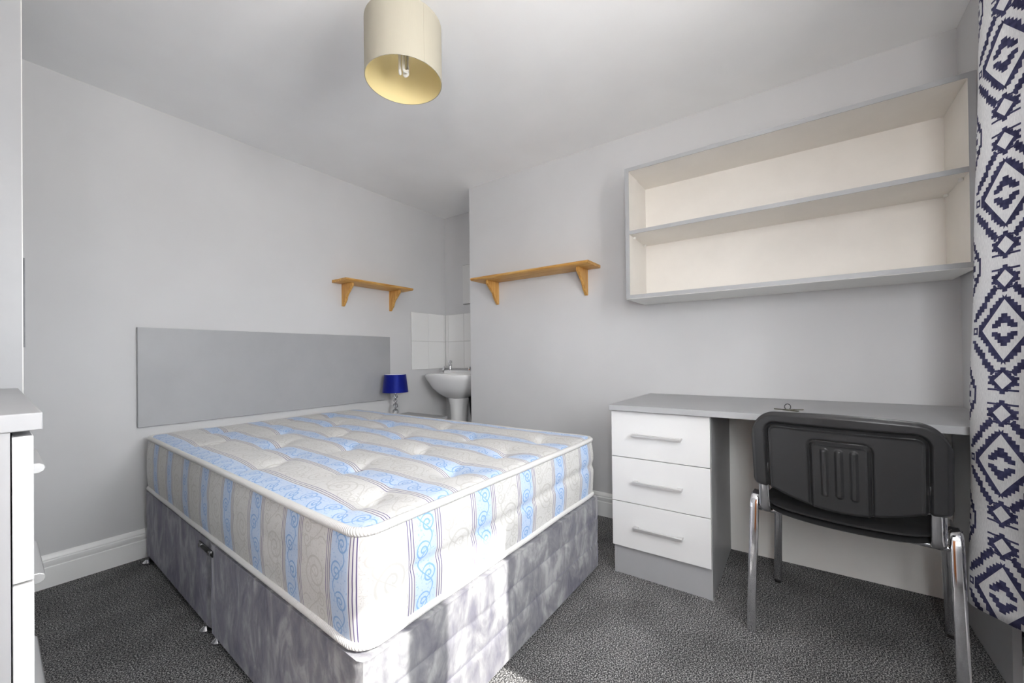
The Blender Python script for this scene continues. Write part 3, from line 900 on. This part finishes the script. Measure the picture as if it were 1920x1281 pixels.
def relief(y, z, fr, edge):
    """rear relief (positive = towards the viewer behind the chair)"""
    d = 0.0
    d += -0.010 * (1 - sm(edge, 0.0, 0.014))                       # rounded rim
    # recessed panel
    iy, iz0, iz1 = 0.196, 0.525, 0.762
    din = min(iy - abs(y), iz1 - z)
    rad = 0.03
    if abs(y) > iy - rad and z > iz1 - rad: din = rad - math.hypot(abs(y) - iy + rad, z - iz1 + rad)
    d += -0.014 * math.exp(-((din + 0.001) / 0.0045) ** 2) - 0.008 * sm(din, -0.004, 0.003) + 0.005 * math.exp(-((din - 0.008) / 0.004) ** 2)
    # central plaque with three ribs
    py = 0.072; dp = min(py - abs(y - 0.0), 0.716 - z)
    if abs(y) > py - 0.015 and z > 0.701: dp = 0.015 - math.hypot(abs(y) - py + 0.015, z - 0.701)
    d += -0.008 * math.exp(-((dp + 0.004) / 0.004) ** 2) + 0.006 * sm(dp, 0.0, 0.005) + 0.003 * math.exp(-((dp - 0.005) / 0.003) ** 2)
    for c in (-0.036, 0.0, 0.036):
        zz = min(max(z, 0.552), 0.690); q = math.hypot(y - c, z - zz)
        d += 0.010 * (1 - sm(q, 0.003, 0.0115))
    return d
bm = bmesh.new(); NY, NZ_ = 220, 130; fr_, bk_ = {}, {}
for i in range(NY + 1):
    f = -1 + 2 * i / NY
    lo, hi = outline(f)
    for j in range(NZ_ + 1):
        g_ = j / NZ_; z = lo + (hi - lo) * g_; y = f * BKW
        edge = min((1 - abs(f)) * BKW, z - lo + 0.004, hi - z)
        x = back_plane(y, z)
        fr_[i, j] = bm.verts.new((x - relief(y, z, g_, edge), y, z))
        bk_[i, j] = bm.verts.new((x + 0.030 - 0.012 * (1 - sm(edge, 0, 0.02)), y, z))
for i in range(NY):
    for j in range(NZ_):
        bm.faces.new((fr_[i, j], fr_[i + 1, j], fr_[i + 1, j + 1], fr_[i, j + 1]))
        bm.faces.new((bk_[i, j], bk_[i, j + 1], bk_[i + 1, j + 1], bk_[i + 1, j]))
per = [(i, 0) for i in range(NY)] + [(NY, j) for j in range(NZ_)] + [(i, NZ_) for i in range(NY, 0, -1)] + [(0, j) for j in range(NZ_, 0, -1)]
for p_, q_ in zip(per, per[1:] + per[:1]):
    bm.faces.new((fr_[p_], bk_[p_], bk_[q_], fr_[q_]))
L(bm, 'backrest', 'black_plastic')

# ------------------------------------------------------------------ chest of drawers, left foreground
CA = math.radians(-2.6)
C0 = Vector((0.0866, 0.90, 0))
chest = thing('chest_of_drawers', 'tall grey chest with white drawer fronts at the left edge of the picture', 'chest of drawers', C0, CA)
def LC(bm, name, mat, parent=chair, **kw): return obj(name, bm, mat, parent, local=True, **kw)
# local: x forward of the drawer line (fronts at x<=0), y along the front from the near end
W_, D_ = 0.90, 0.45
LC(bx(-D_, 0.0, 0.0, W_, 0.901, 0.926), 'top', 'grey_laminate', chest, bevel=0.0015)
bm = bmesh.new()
box(bm, -D_, -0.030, 0.004, 0.022, 0, 0.901); box(bm, -D_, -0.030, W_ - 0.022, W_ - 0.004, 0, 0.901)
box(bm, -D_, -D_ + 0.015, 0.022, W_ - 0.022, 0.05, 0.901); box(bm, -D_ + 0.015, -0.04, 0.022, W_ - 0.022, 0.05, 0.066)
LC(bm, 'carcass', 'grey_laminate', chest, smooth=False)
for z0, z1 in ((0.685, 0.893), (0.462, 0.682), (0.239, 0.459), (0.06, 0.236)):
    d = LC(bx(-0.0285, -0.0085, 0.006, W_ - 0.006, z0, z1), 'drawer', 'gloss_white', chest, bevel=0.0015)
    zc = (z0 + z1) / 2
    # bow handle with half-round ends
    pts = [(-0.0085, -0.010), (0.012, -0.010), (0.018, -0.006), (0.020, 0.0), (0.018, 0.006), (0.012, 0.010), (-0.0085, 0.010)]
    LC(prism([(x, zc + z) for x, z in pts], 'y', 0.33, 0.57), 'handle', 'satin_metal', d, bevel=0.001)

# wardrobe behind the chest
wd = thing('wardrobe', 'tall plain grey wardrobe standing behind the chest of drawers', 'wardrobe', (-0.12, 2.26, 0))
WR0, WR1, WXF, WH = 1.822, 2.708, 0.139, 2.13
bm = bmesh.new()
box(bm, XD + 0.005, WXF - 0.0015, WR0, WR0 + 0.018, 0, WH); box(bm, XD + 0.005, WXF - 0.0015, WR1 - 0.018, WR1, 0, WH)
box(bm, XD + 0.005, WXF - 0.022, WR0 + 0.018, WR1 - 0.018, WH - 0.018, WH); box(bm, XD + 0.005, XD + 0.02, WR0 + 0.018, WR1 - 0.018, 0.05, WH - 0.018)
box(bm, XD + 0.02, WXF - 0.022, WR0 + 0.018, WR1 - 0.018, 0.05, 0.068)
obj('carcass', bm, 'grey_laminate', wd, smooth=False)
obj('edging', bx(WXF - 0.0015, WXF, WR0, WR0 + 0.018, 0, WH), 'white_laminate', wd, smooth=False)
for y0, y1, hy in ((WR0 + 0.02, (WR0 + WR1) / 2 - 0.001, 2.19), ((WR0 + WR1) / 2 + 0.001, WR1 - 0.02, 2.34)):
    d = obj('door', bx(WXF - 0.020, WXF, y0, y1, 0.072, WH - 0.02), 'grey_laminate', wd, bevel=0.001)
    hm = bx(WXF + 0.022, WXF + 0.032, hy - 0.006, hy + 0.006, 1.05, 1.36)
    box(hm, WXF, WXF + 0.022, hy - 0.005, hy + 0.005, 1.07, 1.08); box(hm, WXF, WXF + 0.022, hy - 0.005, hy + 0.005, 1.33, 1.34)
    obj('handle', hm, 'dark_metal', d)

# ------------------------------------------------------------------ ceiling pendant
PX, PY, PR, PZ0, PZ1 = 0.955, 1.132, 0.133, 1.980, 2.178
pend = thing('pendant_light', 'cream fabric drum pendant light hanging from the ceiling', 'ceiling light', (PX, PY, ZC))
sh = obj('lamp_shade', lathe([(PR, PZ0), (PR, PZ1), (PR - 0.002, PZ1), (PR - 0.002, PZ0)], PX, PY, 72, closed=True), 'cream_shade', pend, label='cream fabric drum shade')
obj('lining', lathe([(PR - 0.0022, PZ0 + 0.001), (PR - 0.0022, PZ1 - 0.001), (PR - 0.003, PZ1 - 0.001), (PR - 0.003, PZ0 + 0.001)], PX, PY, 72, closed=True), 'cream_lining', sh)
bm = bmesh.new()
box(bm, PX - 0.006, PX + 0.006, PY - PR - 0.0006, PY - PR + 0.001, PZ0, PZ1)
bm.transform(Matrix.Translation((PX, PY, 0)) @ Matrix.Rotation(math.radians(-8), 4, 'Z') @ Matrix.Translation((-PX, -PY, 0)))
obj('seam', bm, 'cream_shade', sh, smooth=False)
bm = bmesh.new()
for k in range(3):
    a = math.radians(20 + 120 * k)
    tube([(PX + 0.02 * math.cos(a), PY + 0.02 * math.sin(a), PZ1 - 0.03), (PX + (PR - 0.004) * math.cos(a), PY + (PR - 0.004) * math.sin(a), PZ1 - 0.012)], 0.0016, n=8, bm=bm)
rr = [(PX + 0.021 * math.cos(a), PY + 0.021 * math.sin(a), PZ1 - 0.03) for a in [i * 2 * math.pi / 20 for i in range(20)]]
tube(rr, 0.0018, n=8, closed=True, bm=bm)
obj('spider', bm, 'socket_white', sh)
obj('lamp_holder', lathe([(0, PZ1 + 0.02), (0.017, PZ1 + 0.02), (0.019, PZ1 - 0.03), (0.017, PZ1 - 0.055), (0, PZ1 - 0.055)], PX, PY, 24), 'socket_white', pend)
bulb = obj('bulb', lathe([(0, PZ1 - 0.05), (0.021, PZ1 - 0.05), (0.024, PZ1 - 0.062), (0.024, PZ1 - 0.085), (0.020, PZ1 - 0.090), (0, PZ1 - 0.090)], PX, PY, 24), 'socket_white', pend, label='energy saving lamp base')
for k in range(3):
    a = math.radians(15 + 120 * k); c, s = math.cos(a), math.sin(a)
    ex, ey = PX + 0.013 * c, PY + 0.013 * s
    pth = [(ex - 0.0075 * s, ey + 0.0075 * c, PZ1 - 0.088), (ex - 0.0075 * s, ey + 0.0075 * c, PZ1 - 0.168), (ex + 0.0075 * s, ey - 0.0075 * c, PZ1 - 0.168), (ex + 0.0075 * s, ey - 0.0075 * c, PZ1 - 0.088)]
    obj('tube', tube(fillet(pth, 0.007, 5), 0.0052, n=10), 'tube_white', bulb)
obj('cord', tube([(PX, PY, PZ1 + 0.015), (PX, PY, ZC - 0.02)], 0.0035, n=8), 'tube_white', pend)
obj('ceiling_rose', lathe([(0, ZC), (0.045, ZC), (0.045, ZC - 0.012), (0.03, ZC - 0.024), (0, ZC - 0.026)], PX, PY, 28), 'tube_white', pend)

# ------------------------------------------------------------------ curtain and its rod
cur = thing('curtain', 'white curtain with navy ikat diamonds hanging beside the desk', 'curtain', (1.45, -0.46, 0.28))
top_pts = [(1.690, -0.515), (1.705, -0.47), (1.690, -0.432), (1.640, -0.424), (1.575, -0.440), (1.520, -0.470), (1.480, -0.515), (1.445, -0.470), (1.41, -0.43), (1.365, -0.47), (1.33, -0.515), (1.29, -0.47), (1.255, -0.43), (1.215, -0.47), (1.18, -0.515), (1.145, -0.47), (1.11, -0.435), (1.075, -0.46), (1.045, -0.50)]
bot_pts = [(1.735, -0.500), (1.753, -0.45), (1.740, -0.404), (1.690, -0.396), (1.620, -0.425), (1.560, -0.460), (1.500, -0.510), (1.460, -0.470), (1.42, -0.43), (1.37, -0.47), (1.33, -0.510), (1.29, -0.47), (1.255, -0.43), (1.215, -0.47), (1.18, -0.510), (1.145, -0.47), (1.11, -0.435), (1.075, -0.46), (1.045, -0.50)]
def cr_spline(P, per):
    out = []
    for i in range(len(P) - 1):
        p0, p1, p2, p3 = P[max(i - 1, 0)], P[i], P[i + 1], P[min(i + 2, len(P) - 1)]
        for k in range(per):
            t = k / per
            out.append(tuple(0.5 * (2 * p1[c] + (p2[c] - p0[c]) * t + (2 * p0[c] - 5 * p1[c] + 4 * p2[c] - p3[c]) * t * t + (3 * p1[c] - p0[c] - 3 * p2[c] + p3[c]) * t ** 3) for c in (0, 1)))
    out.append(P[-1]); return out
TP, BP = cr_spline(top_pts, 8), cr_spline(bot_pts, 8)
CZT = 2.16
bm = bmesh.new(); uvl = bm.loops.layers.uv.new('UVMap')
arcl = [0.0]
for p0, p1 in zip(BP, BP[1:]): arcl.append(arcl[-1] + math.hypot(p1[0] - p0[0], p1[1] - p0[1]))
NV = 60; vs = []
for j in range(NV + 1):
    row = []; g_ = j / NV
    for i in range(len(TP)):
        zb = 0.262 + 0.10 * min(arcl[i], 0.45)
        z = CZT + (zb - CZT) * g_
        w = sm(g_, 0.0, 1.0) * 0.55 + g_ * 0.45
        x = TP[i][0] + (BP[i][0] - TP[i][0]) * w; y = TP[i][1] + (BP[i][1] - TP[i][1]) * w
        y += 0.006 * noise.noise(Vector((x * 6, z * 3, 1))); x += 0.005 * noise.noise(Vector((x * 6, z * 2.5, 7)))
        row.append((bm.verts.new((x, y, z)), arcl[i], CZT - z))
    vs.append(row)
U0, V0 = -0.240, -(CZT - 0.702)
for j in range(NV):
    for i in range(len(TP) - 1):
        q = [vs[j][i], vs[j + 1][i], vs[j + 1][i + 1], vs[j][i + 1]]
        f = bm.faces.new([e[0] for e in q])
        for lp, e in zip(f.loops, q): lp[uvl].uv = (e[1] + U0, e[2] + V0)
o = obj('cloth', bm, 'ikat_cloth', cur)
so = o.modifiers.new('thickness', 'SOLIDIFY'); so.thickness = 0.0012
rod = thing('curtain_rod', 'white curtain rod above the window', 'curtain rod', (0.6, -0.47, 2.17))
obj('pole', tube([(-0.35, -0.47, 2.172), (1.78, -0.47, 2.172)], 0.010, n=14), 'trim_white', rod)
for x in (-0.30, 1.74):
    obj('bracket', tube([(x, YC, 2.172), (x, -0.47, 2.172)], 0.007, n=10), 'trim_white', rod)
